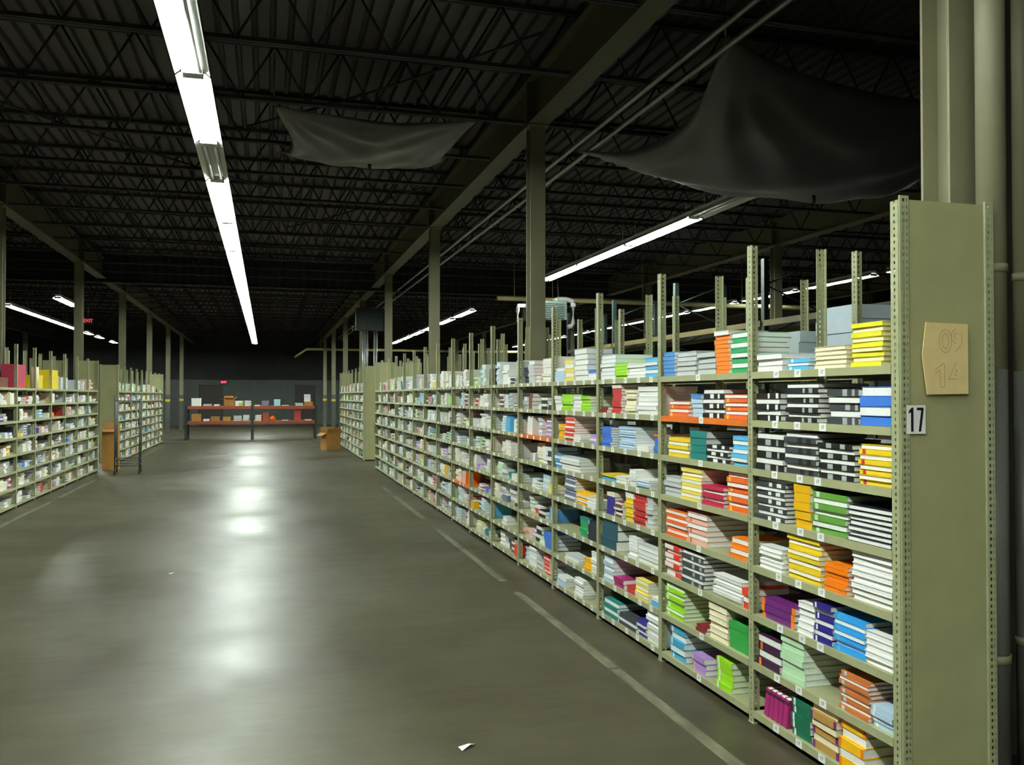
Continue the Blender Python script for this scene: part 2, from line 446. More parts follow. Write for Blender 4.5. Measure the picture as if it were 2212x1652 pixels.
# ================================================================== steel shelving
XF = 2.085; DEP = .385; PIT = .935; YR = 2.523
HS = [.06 + .2145 * k for k in range(8)]
HPOST = 2.13
def post_mesh():
    b = MB()   # T-shaped post: front flange and a flange running back
    b.box(-.0015, .0015, -.019, .019, .006, HPOST)
    b.box(.0015, .04, -.0015, .0015, .006, HPOST)
    b.box(-.004, .044, -.022, .022, 0, .006)
    return b.mesh('post', M_post)
POST = post_mesh()
def shelf_mesh(L, mat, nm):
    b = MB(); h = .03
    y0, y1 = .021, L - .021
    b.box(0.0, DEP, y0, y1, -.003, 0)
    b.box(-.003, 0, y0, y1, -h, 0)
    b.box(0, .012, y0, y1, -h, -h + .002)
    b.box(DEP, DEP + .003, y0, y1, -h, 0)
    return b.mesh(nm, mat)
SHELF = shelf_mesh(PIT, M_shelf, 'shelf'); SHELF_OR = shelf_mesh(PIT, M_orange, 'shelf')
def text_mesh(body, size, mat, name='lettering', sx=1.0, bold=0.0):
    cu = bpy.data.curves.new(name, 'FONT'); cu.body = body; cu.size = size; cu.align_x = 'CENTER'; cu.align_y = 'CENTER'; cu.extrude = .0004; cu.offset = bold
    ob = bpy.data.objects.new(name, cu); COL.objects.link(ob)
    dg = bpy.context.evaluated_depsgraph_get()
    me = bpy.data.meshes.new_from_object(ob.evaluated_get(dg)); COL.objects.unlink(ob); bpy.data.objects.remove(ob)
    me.materials.clear(); me.materials.append(mat)
    if sx != 1: 
        for v in me.vertices: v.co.x *= sx
    return me
# shelf tag facing the aisle: white card with a small dark 17 on it
def tag_mesh():
    b = MB().box(-.0012, 0, -.021, .021, -.016, .016)
    t = text_mesh('17', .02, M_ink)
    n0 = len(b.v)
    for v in t.vertices: b.v.append((-.0014 - v.co.z * .5, -v.co.x, v.co.y))
    for p in t.polygons: b.f.append(tuple(n0 + k for k in p.vertices)); b.m.append(1); b.smooth.append(False)
    return b.mesh('shelf_tag', [M_white, M_ink])
TAG = tag_mesh()
TAGPOS = {0: (.45, .60, .77), 1: (.50,), 2: (.10, .30, .50, .70, .88), 3: (.10, .28, .47, .66, .85)}
def shelving_unit(x, y, k, label, group, face=1, first=False, tags=None, orange=(), last=False):
    """one bay; local x runs from the aisle face to the back, local y along the run; face=-1 mirrors it to the other side"""
    r = thing('shelving_unit', label, 'shelving unit', (x, y, 0), 0 if face > 0 else math.pi, group)
    ends = ([0] if first else []) + [PIT]
    for yy in ends:
        place('post', POST, r, (0, yy, 0)); place('post', POST, r, (DEP, yy, 0), (0, 0, math.pi))
    for j, h in enumerate(HS):
        s = place('shelf', SHELF_OR if j in orange else SHELF, r, (0, 0, h))
        if j in orange: s['label'] = 'orange painted shelf'
        if tags:
            for t in tags: place('shelf_tag', TAG, s, (-.003, (t + random.uniform(-.02, .02)) * PIT, -.014))
    if tags is None:
        b = MB()
        for h in HS:
            for t in (.12, .31, .5, .69, .88):
                b.box(-.0045, -.0032, (t + random.uniform(-.03, .03)) * PIT - .018, t * PIT + .018, h - .029, h - .002)
        b.build('shelf_tags', M_white, r)['kind'] = 'stuff'
    return r
NBAY = 16
GA = 'shelving bays of the run ending in panel 17'
UNITS_A = []
ORANGE = {1: (6,), 4: (5,), 7: (2,)}
for k in range(NBAY):
    UNITS_A.append(shelving_unit(XF, YR + PIT * k, k, 'olive steel shelving bay full of books, %s from the number 17 panel' % ordinal(k), GA, first=(k == 0), tags=TAGPOS.get(k), orange=ORANGE.get(k, ())))
# back-to-back run behind it (open side faces the next aisle)
XB = 3.02
for k in range(1, NBAY):
    shelving_unit(XB, YR + PIT * (k + 1), k, 'olive steel shelving bay backing the panel 17 run, %s from its end' % ordinal(k - 1), 'shelving bays backing the panel 17 run', face=-1, first=(k == NBAY - 1), tags=())
# run across the main aisle, and the runs past the cross aisle
XL = -3.12; YL = 18.2; NL = 10
for k in range(NL):
    shelving_unit(XL, YL - PIT * k, k, 'olive shelving bay opposite panel 17 run, %s back from the tall cardboard box' % ordinal(k), 'shelving bays opposite panel 17', face=-1, first=(k == 0), tags=())
for k in range(NL):
    shelving_unit(-4.08, YL - PIT * (k + 1), k, 'olive shelving bay behind the run opposite panel 17, %s from the cross aisle' % ordinal(k), 'shelving bays behind the run opposite', face=1, first=(k == NL - 1), tags=())
YL2 = 20.6; NL2 = 9
for k in range(NL2):
    shelving_unit(XL, YL2 + PIT * (k + 1), k, 'olive shelving bay beside the wire cart past the cross aisle, %s in its run' % ordinal(k), 'shelving bays beyond the wire cart', face=-1, first=(k == NL2 - 1), tags=())
YR2 = 19.75; NR2 = 7
for k in range(NR2):
    shelving_unit(XF, YR2 + PIT * k, k, 'olive shelving bay past the cross aisle by the open carton, %s in its run' % ordinal(k), 'shelving bays by the open carton', first=(k == 0))

# end panels ---------------------------------------------------------------
def end_panel(x0, x1, y, label, sgn=-1, h=HPOST, edges=True):
    r = thing('shelving_end_panel', label, 'end panel', ((x0 + x1) / 2, y, 0), group='shelving end panels')
    w = (x1 - x0) / 2
    prof = [(-w, 0), (w, 0), (w, .004), (-w, .004)]
    ws = w - .037 if edges else w          # the sheet stops at the slotted edges, which stay open behind
    b = MB().box(-ws, ws, -.003, 0, .02, h)
    b.build('sheet', M_panel, r)
    if edges:
        for s in (-1, 1):
            # folded, slotted edge: flat strip with its rounded return
            e = MB(); xe = s * w
            pr = [(xe, .0), (xe + s * .004, -.004), (xe + s * .004, -.006), (xe, -.008), (xe - s * .034, -.008), (xe - s * .038, -.005), (xe - s * .038, -.003)]
            e.prism([(p - (xe - s * .017), q) for p, q in pr], .0, h + .012, 'z', closed=False)   # folded sheet, open at the back
            e.build('slotted_edge', M_edge, r, (xe - s * .017, 0, 0))
    return r
M_edge = perforated('olive_edge_paint', '#a0a37c', True)
ep = end_panel(XF - .003, XF + DEP + .004, YR - .024, 'olive steel end panel bearing the number 17 card')
end_panel(XF, XF + DEP, YR + PIT * NBAY + .026, 'plain olive steel panel closing the far end of the panel 17 run', edges=False)
end_panel(XB - DEP, XB, YR + PIT * NBAY + .026, 'plain olive panel closing the far end of the backing run', edges=False)
end_panel(XF, XF + DEP, YR2 - .024, 'olive steel end panel across the cross aisle, past the black tray')
end_panel(XB - DEP - .02, XB, YR2 - .024, 'second olive end panel across the cross aisle, behind the first')
end_panel(XF, XF + DEP, YR2 + NR2 * PIT + .026, 'plain olive panel closing the run by the open carton', edges=False)
end_panel(XL - DEP, XL, YL + .026, 'olive steel panel closing the shelving opposite, beside the tall cardboard box', edges=False)
end_panel(-4.08, -4.08 + DEP, YL + .026, 'olive panel closing the back run opposite, behind the tall cardboard box', edges=False)
end_panel(XL - DEP, XL, YL2 - .024, 'wide olive end panel behind the wire cart and tall cardboard box')
end_panel(XL - DEP, XL, YL2 + NL2 * PIT + .026, 'plain olive panel closing the run beyond the wire cart', edges=False)

# number card and cardboard notice on panel 17 (both hang on it)
nc = thing('number_card', 'white card with a large black number 17 on the olive panel', 'number card', (2.140, YR - .035, 1.374))
MB().box(-.038, .038, 0, .0015, -.049, .049).build('card', M_white, nc)
for nm, polys in (('numeral_one', [[(-.022, -.041), (-.012, -.041), (-.012, .041), (-.019, .041), (-.022, .034)], [(-.022, .034), (-.019, .041), (-.031, .029), (-.031, .020), (-.022, .026)]]),
                  ('numeral_seven', [[(.002, .032), (.030, .032), (.030, .041), (.002, .041)], [(.009, -.041), (.019, -.041), (.030, .032), (.020, .032)]])):
    g = MB()
    for pl in polys:
        g.face([(p, -.0006, q) for p, q in pl])
    g.build(nm, M_ink, nc)
nb = thing('cardboard_notice', 'torn tan cardboard notice with pencilled numbers taped to the olive panel', 'notice', (2.258, YR - .034, 1.584))
pts = [(-.088, .124), (.096, .121), (.096, -.122), (-.084, -.124), (-.104, .010)]
b = MB(); n = len(pts)
fr = [(p, -.006 - (.010 if i in (0, 3, 4) else 0), q) for i, (p, q) in enumerate(pts)]
bk = [(p, q_ + .004, r_) for p, q_, r_ in fr]
b.face(fr); b.face(bk[::-1])
for i in range(n): b.face([fr[i], bk[i], bk[(i + 1) % n], fr[(i + 1) % n]])
b.build('card_sheet', M_card_pale, nb)
def stroke(name, pts, w, par):
    m = MB()
    for a, c in zip(pts[:-1], pts[1:]):
        a = Vector(a); c = Vector(c); d = (c - a); d.normalize(); n_ = Vector((-d.y, d.x)) * w
        def yy(p): return -.0075 - .010 * max(0, min(1, (.06 - p.x) / .14))
        q = [a + n_, c + n_, c - n_, a - n_]
        m.face([(p.x, yy(p), p.y) for p in q])
    m.build(name, M_pencil, par)
def ell(cx, cy, rx, ry, a0=0, a1=360): return [(cx + rx * math.cos(R(a0 + (a1 - a0) * t / 18)), cy + ry * math.sin(R(a0 + (a1 - a0) * t / 18))) for t in range(19)]
for nm, st in (('pencil_digit', [ell(-.005, .060, .028, .040), ell(-.005, .060, .014, .027)]),
               ('pencil_digit', [ell(.045, .078, .024, .024), ell(.045, .078, .011, .011), [(.069, .078), (.066, .050), (.040, .022)]]),
               ('pencil_digit', [[(-.052, -.040), (-.018, -.018), (-.010, -.018), (-.010, -.098), (-.030, -.098), (-.030, -.040), (-.052, -.052)]]),
               ('pencil_digit', [[(.052, -.100), (.052, -.070), (.008, -.072), (.040, -.018), (.054, -.018), (.060, -.060), (.072, -.062)], [(.036, -.058), (.044, -.036), (.048, -.058), (.036, -.058)]])):
    g = place(nm, None, nb)
    for s in st: stroke('pencil_stroke', s, .0011, g)
# ================================================================== books
TABLE = """
0 7 0.075 0.175 0.161 9 a lemon lemon
0 7 0.28 0.198 0.087 5 p cream cream
0 7 0.508 0.151 0.047 3 a sky_blue white
0 7 0.701 0.199 0.078 3 p white white
0 6 0.03 0.172 0.142 4 a blue blue
0 6 0.199 0.189 0.133 5 a charcoal grey
0 6 0.449 0.224 0.159 8 a black grey
0 6 0.711 0.194 0.12 5 a black white
0 5 0.03 0.18 0.147 8 a yellow red
0 5 0.239 0.218 0.14 7 a black grey
0 5 0.462 0.221 0.173 8 a charcoal black
0 5 0.687 0.218 0.161 6 a black grey
0 4 0.036 0.236 0.135 7 p navy navy
0 4 0.28 0.215 0.159 7 a green pale_green
0 4 0.499 0.114 0.177 5 s gold gold
0 4 0.683 0.222 0.19 10 a charcoal white
0 3 0.03 0.226 0.189 8 p white pink
0 3 0.276 0.14 0.108 6 s orange orange
0 3 0.445 0.223 0.19 9 a yellow yellow
0 3 0.706 0.179 0.1 5 p white white
0 2 0.03 0.151 0.118 5 p white white
0 2 0.178 0.182 0.139 7 a azure sky_blue
0 2 0.368 0.118 0.153 7 a indigo white
0 2 0.491 0.113 0.13 5 p white purple
0 2 0.618 0.246 0.088 3 s purple orange
0 1 0.03 0.116 0.077 4 s pale_blue white
0 1 0.157 0.172 0.143 9 a rust pale_blue
0 1 0.556 0.16 0.176 7 s mint mint
0 1 0.72 0.18 0.134 4 a plum orange
0 0 0.185 0.144 0.19 5 a amber orange
0 0 0.345 0.163 0.19 6 a tan purple
0 0 0.517 0.133 0.152 5 s dark_green white
0 0 0.664 0.227 0.133 5 v magenta plum
1 7 0.03 0.152 0.186 8 a sea_green white
1 7 0.199 0.132 0.203 10 s orange white
1 7 0.34 0.185 0.113 4 p grey grey
1 7 0.537 0.216 0.125 5 p pale_grey pale_grey
1 7 0.759 0.134 0.13 6 s mid_blue mid_blue
1 6 0.033 0.21 0.116 6 a tangerine yellow
1 6 0.257 0.205 0.141 6 a black white
1 6 0.471 0.108 0.117 5 s pale_blue mid_blue
1 6 0.616 0.229 0.082 4 a tangerine yellow
1 5 0.033 0.135 0.137 7 a sky_blue white
1 5 0.203 0.222 0.084 5 a black white
1 5 0.432 0.168 0.146 4 s teal teal
1 5 0.611 0.235 0.102 5 a yellow yellow
1 4 0.033 0.192 0.188 8 a tangerine yellow
1 4 0.257 0.21 0.099 5 a crimson crimson
1 4 0.476 0.215 0.163 9 a light_yellow orange
1 4 0.708 0.196 0.104 4 p pale_grey white
1 3 0.033 0.157 0.093 4 a orange blue
1 3 0.422 0.208 0.156 6 a pink tangerine
1 3 0.637 0.231 0.139 8 a tangerine yellow
1 2 0.03 0.054 0.092 3 a scarlet white
1 2 0.091 0.254 0.109 7 p white white
1 2 0.456 0.241 0.168 8 a charcoal grey
1 2 0.708 0.178 0.166 7 a scarlet white
1 1 0.23 0.177 0.173 6 p cream cream
1 1 0.422 0.105 0.031 2 s dark_red dark_red
1 1 0.675 0.211 0.17 8 a lime white
1 0 0.186 0.148 0.142 5 s lime white
1 0 0.448 0.144 0.086 3 s lilac pink
1 0 0.664 0.169 0.169 5 a cyan white
2 7 0.037 0.166 0.109 5 a sky_blue white
2 7 0.209 0.242 0.08 4 p white white
2 7 0.458 0.192 0.095 5 s lime lime
2 7 0.662 0.243 0.154 6 p pale_blue mid_blue
2 6 0.043 0.267 0.16 6 p white white
2 6 0.345 0.146 0.144 8 s cream cream
2 6 0.562 0.144 0.174 9 s red cream
2 6 0.773 0.124 0.037 2 s dark_red red
2 5 0.037 0.05 0.108 8 s blue tangerine
2 5 0.183 0.159 0.034 2 p white white
2 5 0.352 0.23 0.134 9 s pale_blue pale_blue
2 5 0.725 0.156 0.124 8 s blue blue
2 4 0.157 0.171 0.053 4 s pale_blue white
2 4 0.338 0.092 0.098 6 s white white
2 4 0.488 0.151 0.041 2 p white white
2 4 0.654 0.227 0.037 3 s sky_blue yellow
2 3 0.118 0.071 0.187 7 s pale_grey grey
2 3 0.203 0.17 0.19 11 s red scarlet
2 3 0.38 0.112 0.168 6 s yellow white
2 3 0.562 0.104 0.096 6 a brown brown
2 3 0.677 0.128 0.138 6 s indigo cream
2 2 0.031 0.289 0.105 4 p pale_grey white
2 2 0.331 0.12 0.126 6 s white white
2 2 0.623 0.258 0.19 3 s deep_teal deep_teal
2 1 0.03 0.091 0.049 3 s sky_blue white
2 1 0.176 0.175 0.112 6 a light_yellow orange
2 1 0.361 0.123 0.04 2 s red red
2 1 0.532 0.15 0.057 2 s magenta white
2 1 0.709 0.147 0.148 6 a pale_blue white
2 0 0.031 0.159 0.174 7 p white white
2 0 0.203 0.121 0.095 5 a indigo white
2 0 0.345 0.255 0.067 3 a charcoal white
2 0 0.615 0.224 0.104 4 a teal white
3 7 0.031 0.164 0.064 3 s white blue
3 7 0.21 0.245 0.22 6 p grey scarlet
3 7 0.499 0.17 0.156 5 a light_yellow yellow
3 7 0.696 0.199 0.1 4 s pale_blue white
3 6 0.159 0.171 0.105 5 s lime lime
3 6 0.337 0.161 0.108 4 p pale_grey white
3 6 0.509 0.224 0.119 5 s lime lime
3 6 0.746 0.149 0.108 4 p white white
3 5 0.03 0.133 0.064 3 a lilac white
3 5 0.341 0.127 0.051 3 p white white
3 5 0.482 0.194 0.181 10 a scarlet white
3 5 0.685 0.135 0.114 5 s gold gold
3 4 0.37 0.38 0.097 4 p pale_grey pale_grey
3 4 0.761 0.134 0.094 4 a azure white
3 3 0.048 0.152 0.055 3 p white white
3 3 0.182 0.247 0.086 5 a amber white
3 3 0.449 0.226 0.187 9 a slate white
3 2 0.03 0.169 0.129 4 s navy navy
3 2 0.2 0.16 0.132 5 s sea_green teal
3 1 0.03 0.115 0.141 6 p white white
3 1 0.128 0.156 0.072 4 s gold gold
3 1 0.399 0.265 0.041 3 p pale_grey white
3 0 0.303 0.165 0.121 6 p white white
3 0 0.664 0.186 0.064 3 s pale_blue white
"""
SHELFNAME = ['bottom', 'seventh', 'sixth', 'fifth', 'fourth', 'third', 'second', 'top']
NICE = dict(a='book', s='book', p='book', v='upright book')
STUFF = {'v': [], 'f': [], 'c': []}
LIN = {k: srgb(v)[:3] for k, v in HEX.items()}
PAGE = srgb('#f1f1ea')[:3]
def stuff_box(x0, x1, y0, y1, z0, z1, front, top, side, rz=0.0, tilt=0.0, face=1):
    """front is the face toward the aisle (low x when face is 1)"""
    cx, cy = (x0 + x1) / 2, (y0 + y1) / 2
    b = len(STUFF['v'])
    for z in (z0, z1):
        for y in (y0, y1):
            for x in (x0, x1):
                dx, dy = x - cx, y - cy + (z - z0) * tilt
                STUFF['v'].append((cx + dx * math.cos(rz) - dy * math.sin(rz), cy + dx * math.sin(rz) + dy * math.cos(rz), z))
    fr, bk = (front, side) if face > 0 else (side, front)
    for f, c in (((0, 2, 3, 1), top), ((4, 5, 7, 6), top), ((0, 1, 5, 4), side), ((2, 6, 7, 3), side), ((0, 4, 6, 2), fr), ((1, 3, 7, 5), bk)):
        STUFF['f'].append(tuple(b + k for k in f)); STUFF['c'].append(c)
def stuff_stack(xf, y0, w, h, n, mode, col, acc, zb, face=1, depth=.24):
    """stack of n flat books; xf is the x of the spines"""
    t = h / n; z = zb + .001
    c = LIN[col]; a = LIN[acc]
    if mode == 'v':
        tw = w / n
        for i in range(n):
            yy = y0 + i * tw
            stuff_box(min(xf, xf + face * .17), max(xf, xf + face * .17), yy + .001, yy + tw - .001, z, z + h * random.uniform(.88, 1), c if i % 2 else a, PAGE, c, 0, -.12, face)
        return
    for i in range(n):
        spine = mode == 's' or (mode == 'a' and i % 2 == 0)
        if mode == 's' and acc != col and i == n - 1 and n > 2: cc = a
        else: cc = c
        jx = random.uniform(-.008, .008); jy = random.uniform(-.006, .006); d = depth * random.uniform(.92, 1.04)
        xa = xf + face * (jx + .006); xb = xa + face * d
        lo, hi = min(xa, xb), max(xa, xb)
        front = cc if spine else PAGE
        k = t * .12
        rz = random.uniform(-.015, .015)
        # page block with proud covers reads as a book: body plus one thin cover board
        stuff_box(lo, hi, y0 + jy, y0 + w + jy, z, z + t - k, front, cc, PAGE, rz, 0, face)
        stuff_box(lo - .002, hi + .002, y0 + jy - .002, y0 + w + jy + .002, z + t - k, z + t, cc, cc, cc, rz, 0, face)
        z += t

def make_book(w, d, t, mode, col, acc, pm):
    """spine at local -x (toward the aisle); origin at the bottom centre; returns cover mesh and pages mesh"""
    c = MB(); k = min(.0014, t * .1)
    x0, x1, y0, y1 = -d / 2, d / 2, -w / 2, w / 2
    c.box(x0, x1, y0, y1, 0, k); c.box(x0, x1, y0, y1, t - k, t)
    # spine, in bands: printed accent patches
    if acc == col: cuts = [0, 1]
    elif col in ('black', 'charcoal'):
        a_ = random.uniform(.08, .25); b_ = a_ + random.uniform(.06, .16); c_ = b_ + random.uniform(.12, .3); cuts = [0, a_, b_, c_, c_ + random.uniform(.06, .2), 1]
    elif col in ('tan', 'amber', 'purple'): cuts = [0, 0, .1, .9, 1, 1]
    elif col in ('scarlet', 'sea_green'): cuts = [0, .4, 1]
    else: cuts = [0, .8, .9, 1]
    for i in range(len(cuts) - 1):
        ya, yb = y0 + w * cuts[i], y0 + w * cuts[i + 1]
        if yb - ya > 1e-5: c.box(x0 - .0012, x0, ya, yb, 0.0, t, 1 if (i % 2 == 1) else 0)
    p = MB().box(x0 + .0002, x1 - .003, y0 + .003, y1 - .003, k, t - k)
    return c.mesh('book', [bookmat(col), bookmat(acc)]), p.mesh('pages', pm)

rows = []
for l in TABLE.strip().split('\n'):
    q = l.split(); rows.append((int(q[0]), int(q[1]), float(q[2]), float(q[3]), float(q[4]), int(q[5]), q[6], q[7], q[8]))
cells = {}
for r_ in rows: cells.setdefault((r_[0], r_[1]), []).append(r_)
# which stacks become single books: everything in the first bay, then the largest books of the second
budget = 305 - sum(r_[5] for r_ in rows if r_[0] == 0)
single = {id(r_) for r_ in rows if r_[0] == 0}
for r_ in sorted([q for q in rows if q[0] == 1], key=lambda q: -q[3] * q[4] / q[5]):
    if budget - r_[5] >= 0: single.add(id(r_)); budget -= r_[5]
for (bay, sh), lst in sorted(cells.items()):
    lst.sort(key=lambda q: q[2])
    for si, r_ in enumerate(lst):
        _, _, near, w, h, n, mode, col, acc = r_
        yb = YR + PIT * bay
        zb = HS[sh]
        depth = random.uniform(.20, .25)
        near = max(near, .026); w = min(w, PIT - .03 - near)
        if id(r_) not in single:
            stuff_stack(XF + .004, yb + near, w, h, n, mode, col, acc, zb, 1, depth); continue
        pm = M_pages_cream if col in ('cream', 'tan', 'light_yellow', 'lemon') else M_pages_grey if col in ('grey', 'pale_grey') else M_pages
        bayname = 'end bay' if bay == 0 else 'second bay'
        cn = col.replace('_', ' ')
        def label(i): return '%s %s, %s %s the %s stack from panel 17, %s shelf, %s' % (cn, NICE[mode], ORD[i], 'in' if mode == 'v' else 'up in', ORD[si], SHELFNAME[sh], bayname)
        group = '%s books, %s shelf, %s' % (cn, SHELFNAME[sh], bayname)
        if mode == 'v':
            tw = (w - .06) / n * .93
            cm, pg = make_book(h * .94, .17, tw, 's', col, acc, pm)
            for i in range(n):
                lean = .16
                o = place('book', cm, None, (XF + .1, yb + near + w - .045 - i * (w - .06) / n * 1.04, zb + h * .47 + .004), (R(90) + lean, 0, 0))
                o.location.z = zb + .001 + (h * .47) * math.cos(lean) + tw * math.sin(lean)
                tag(o, label(i), 'book', group); place('pages', pg, o)
            continue
        t = h / n
        if sh < 7: t = min(t, .180 / n)
        cm, pg = make_book(w - .004, depth, t - .0014, mode, col, acc, pm)
        for i in range(n):
            flip = mode == 'p' or (mode == 'a' and i % 2 == 1)
            jx = random.uniform(-.007, .007); rz = random.uniform(-.02, .02)
            o = place('book', cm, None, (XF + .012 + depth / 2 + jx, yb + near + w / 2 + random.uniform(-.002, .002), zb + .0008 + i * t), (0, 0, (math.pi if flip else 0) + rz))
            tag(o, label(i), 'book', group); place('pages', pg, o)

# everything farther off: bays filled at random after the mixture seen there
PAL = ['white'] * 8 + ['pale_grey'] * 5 + ['pale_blue'] * 6 + ['cream'] * 4 + ['grey'] * 5 + ['navy', 'charcoal', 'brown', 'deep_teal', 'dark_green'] + ['sky_blue', 'mid_blue', 'blue', 'navy', 'charcoal', 'charcoal', 'black', 'slate', 'slate', 'teal', 'pink', 'scarlet', 'red', 'orange', 'yellow', 'gold', 'lime', 'green', 'brown', 'lilac', 'mint', 'light_yellow', 'crimson']
PALW = ['white'] * 4 + ['cream'] * 4 + ['pale_grey'] * 4 + ['pale_blue'] * 3 + ['grey'] * 6 + ['slate', 'tan', 'charcoal', 'brown'] + ['pink', 'pink', 'slate', 'charcoal', 'black', 'brown', 'blue', 'indigo', 'sky_blue', 'orange', 'yellow', 'gold', 'red', 'lilac', 'green', 'tan', 'crimson', 'rust']
def fill_bay(xf, ya, face, pal, shelves=range(8), dens=.9, fine=True, top=1.0):
    for sh in shelves:
        y = ya + .03
        end = ya + PIT - .03
        while y < end - .06:
            w = random.uniform(.09, .2)
            if y + w > end: break
            if random.random() < dens * (top if sh == 7 else 1):
                h = random.uniform(.035, .155) if sh < 7 else random.uniform(.05, .22)
                mode = random.choice('sspppaaav') if w > .1 else random.choice('sppa')
                c = random.choice(pal); n = max(2, int(h / random.uniform(.014, .03)))
                if not fine: n = max(1, n // 2)
                stuff_stack(xf + face * random.uniform(.004, .05), y, w, h, n, mode, c, random.choice([c, c, 'white']), HS[sh], face, random.uniform(.17, .27))
            y += w + random.choice([.004, .008, .02, .05])
for k in range(4, NBAY): fill_bay(XF, YR + PIT * k, 1, PAL, dens=.84)
for bay in range(4):                      # pieces standing in the gaps of the near bays
    for sh in range(8):
        for _ in range(2):
            y = YR + PIT * bay + random.uniform(.05, .75)
            stuff_stack(XF + .292, y, random.uniform(.1, .15), random.uniform(.05, .15), 4, 'p', random.choice(['grey', 'slate', 'pale_grey', 'charcoal']), 'grey', HS[sh], 1, .07)
for k in range(1, NBAY): fill_bay(XB, YR + PIT * k, -1, PAL, fine=False, dens=.75, top=.0 if k < 3 else .5)
for k in range(NL): fill_bay(XL, YL - PIT * (k + 1), -1, PALW, dens=.74, top=.0 if k in (2, 3, 4, 5, 6) else .6)
for k in range(NL): fill_bay(-4.08, YL - PIT * (k + 1), 1, PALW, shelves=(5, 6, 7), fine=False, dens=.6, top=.3)
for k in range(NL2): fill_bay(XL, YL2 + PIT * k, -1, PAL)
for k in range(NR2): fill_bay(XF, YR2 + PIT * k, 1, PAL)
def stuff_material():
    m = bpy.data.materials.new('book_covers_mixed'); m.use_nodes = True
    nt = m.node_tree; b = nt.nodes['Principled BSDF']; b.inputs['Roughness'].default_value = .5
    at = nt.nodes.new('ShaderNodeAttribute'); at.attribute_name = 'cover'
    nt.links.new(at.outputs['Color'], b.inputs['Base Color'])
    return m
me = bpy.data.meshes.new('shelved_books')
me.from_pydata(STUFF['v'], [], STUFF['f'])
ca = me.color_attributes.new('cover', 'FLOAT_COLOR', 'CORNER')
flat = []
for p, c in zip(me.polygons, STUFF['c']): flat += (list(c) + [1.0]) * p.loop_total
ca.data.foreach_set('color', flat)
me.materials.append(stuff_material()); me.update()
tag(place('shelved_books', me), 'countless stacked books in mixed colours filling the farther shelving bays', 'books', kind='stuff')
# ================================================================== other things on the shelves
def lidded_box(name, x, y, z, sx, sy, sz, mat, label, cat='box', group=None, rz=0, lid=.25):
    r = thing(name, label, cat, (x, y, z), rz, group)
    MB().box(-sx / 2, sx / 2, -sy / 2, sy / 2, .0, sz * (1 - lid) + .004).build('body', mat, r)
    MB().box(-sx / 2 - .004, sx / 2 + .004, -sy / 2 - .004, sy / 2 + .004, sz * (1 - lid) + .004, sz).build('lid', mat, r)
    return r
gb = lidded_box('storage_box', XF + .13, YR + PIT + .125, HS[1] + .0005, .22, .19, .125, material('green_card', '#2f9a42', .5), 'low green box with a pale oval label, on the seventh shelf, second bay')
ov = MB(); ov.face([(.02 + .07 * math.cos(R(a)), .0 + .05 * math.sin(R(a)), .1255) for a in range(0, 360, 20)]); ov.build('oval_label', M_white, gb)

M_sheet = material('blue_grey_paper', '#bcc9d2', .7, 0, .05, 12)
M_sheet2 = material('grey_green_paper', '#a9b6b6', .7, 0, .06, 12)
def paper_block(x, y, z, w, d, h, mat, label, n=5):
    r = thing('paper_block', label, 'paper stack', (x, y, z), random.uniform(-.03, .03), 'tall paper blocks on the backing run')
    t = h / n
    for i in range(n):
        j = random.uniform(-.004, .004)
        MB().box(-d / 2 + j, d / 2 + j, -w / 2 - j, w / 2 - j, i * t, (i + 1) * t - .0006).build('bundle', mat, r)
ZB = HS[7] + .0008
paper_block(XB - .2, YR + PIT + .25, ZB, .30, .22, .335, M_sheet, 'tall pale blue-grey paper block on the backing run, behind the yellow stack')
paper_block(XB - .27, YR + PIT + .56, ZB, .2, .2, .23, M_sheet2, 'grey-green paper block on the backing run, beside the post gap', 4)
paper_block(XB - .27, YR + PIT * 2 + .18, ZB, .26, .2, .24, M_sheet2, 'wide grey-green paper block on the backing run, second bay', 4)

# top of the run opposite panel 17
TOPL = HS[7] + .0008
def opp(k): return YL - PIT * (k + 1)
M_crim = material('crimson_card', '#b0304c', .6); M_yelbox = material('yellow_card', '#edcf1c', .6); M_blubox = material('blue_card', '#2f62c4', .6); M_brnbox = material('brown_card', '#6d3a2c', .7); M_palebox = material('pale_blue_card', '#c3cfdc', .6); M_bluedk = material('bright_blue_card', '#3a86d8', .6)
def left_box(y, sy, sz, mat, label, z=TOPL, sx=.17, dx=.215):
    return lidded_box('storage_box', XL - dx, y, z, sx, sy, sz, mat, label, 'box', 'boxes on top of the run opposite panel 17')
left_box(12.32, .70, .13, M_brnbox, 'flat brown box under the tall blue box, shelving opposite panel 17')
left_box(12.08, .20, .33, M_blubox, 'tall narrow blue box standing on a brown one, shelving opposite panel 17', TOPL + .1308)
left_box(13.26, .50, .32, M_crim, 'large crimson box on top of the shelving opposite panel 17')
left_box(14.28, .42, .20, M_yelbox, 'lower yellow box beside the cream roll, shelving opposite panel 17')
left_box(15.20, .60, .22, M_yelbox, 'wide yellow box with another on top, shelving opposite panel 17')
left_box(15.22, .50, .08, M_yelbox, 'small flat yellow box lying on the wide yellow one', TOPL + .2208)
left_box(15.93, .48, .20, M_palebox, 'pale blue box beside the yellow boxes, shelving opposite panel 17')
cr = thing('paper_roll', 'upright cream paper roll beside the crimson box, shelving opposite', 'paper roll', (XL - .1, 13.88, TOPL))
MB().tube([(0, 0, 0), (0, 0, .31)], .055, 14).build('roll', material('cream_paper', '#e8ddb8', .8), cr)
MB().tube([(0, 0, .31), (0, 0, .313)], .02, 10).build('core', M_card_in, cr)

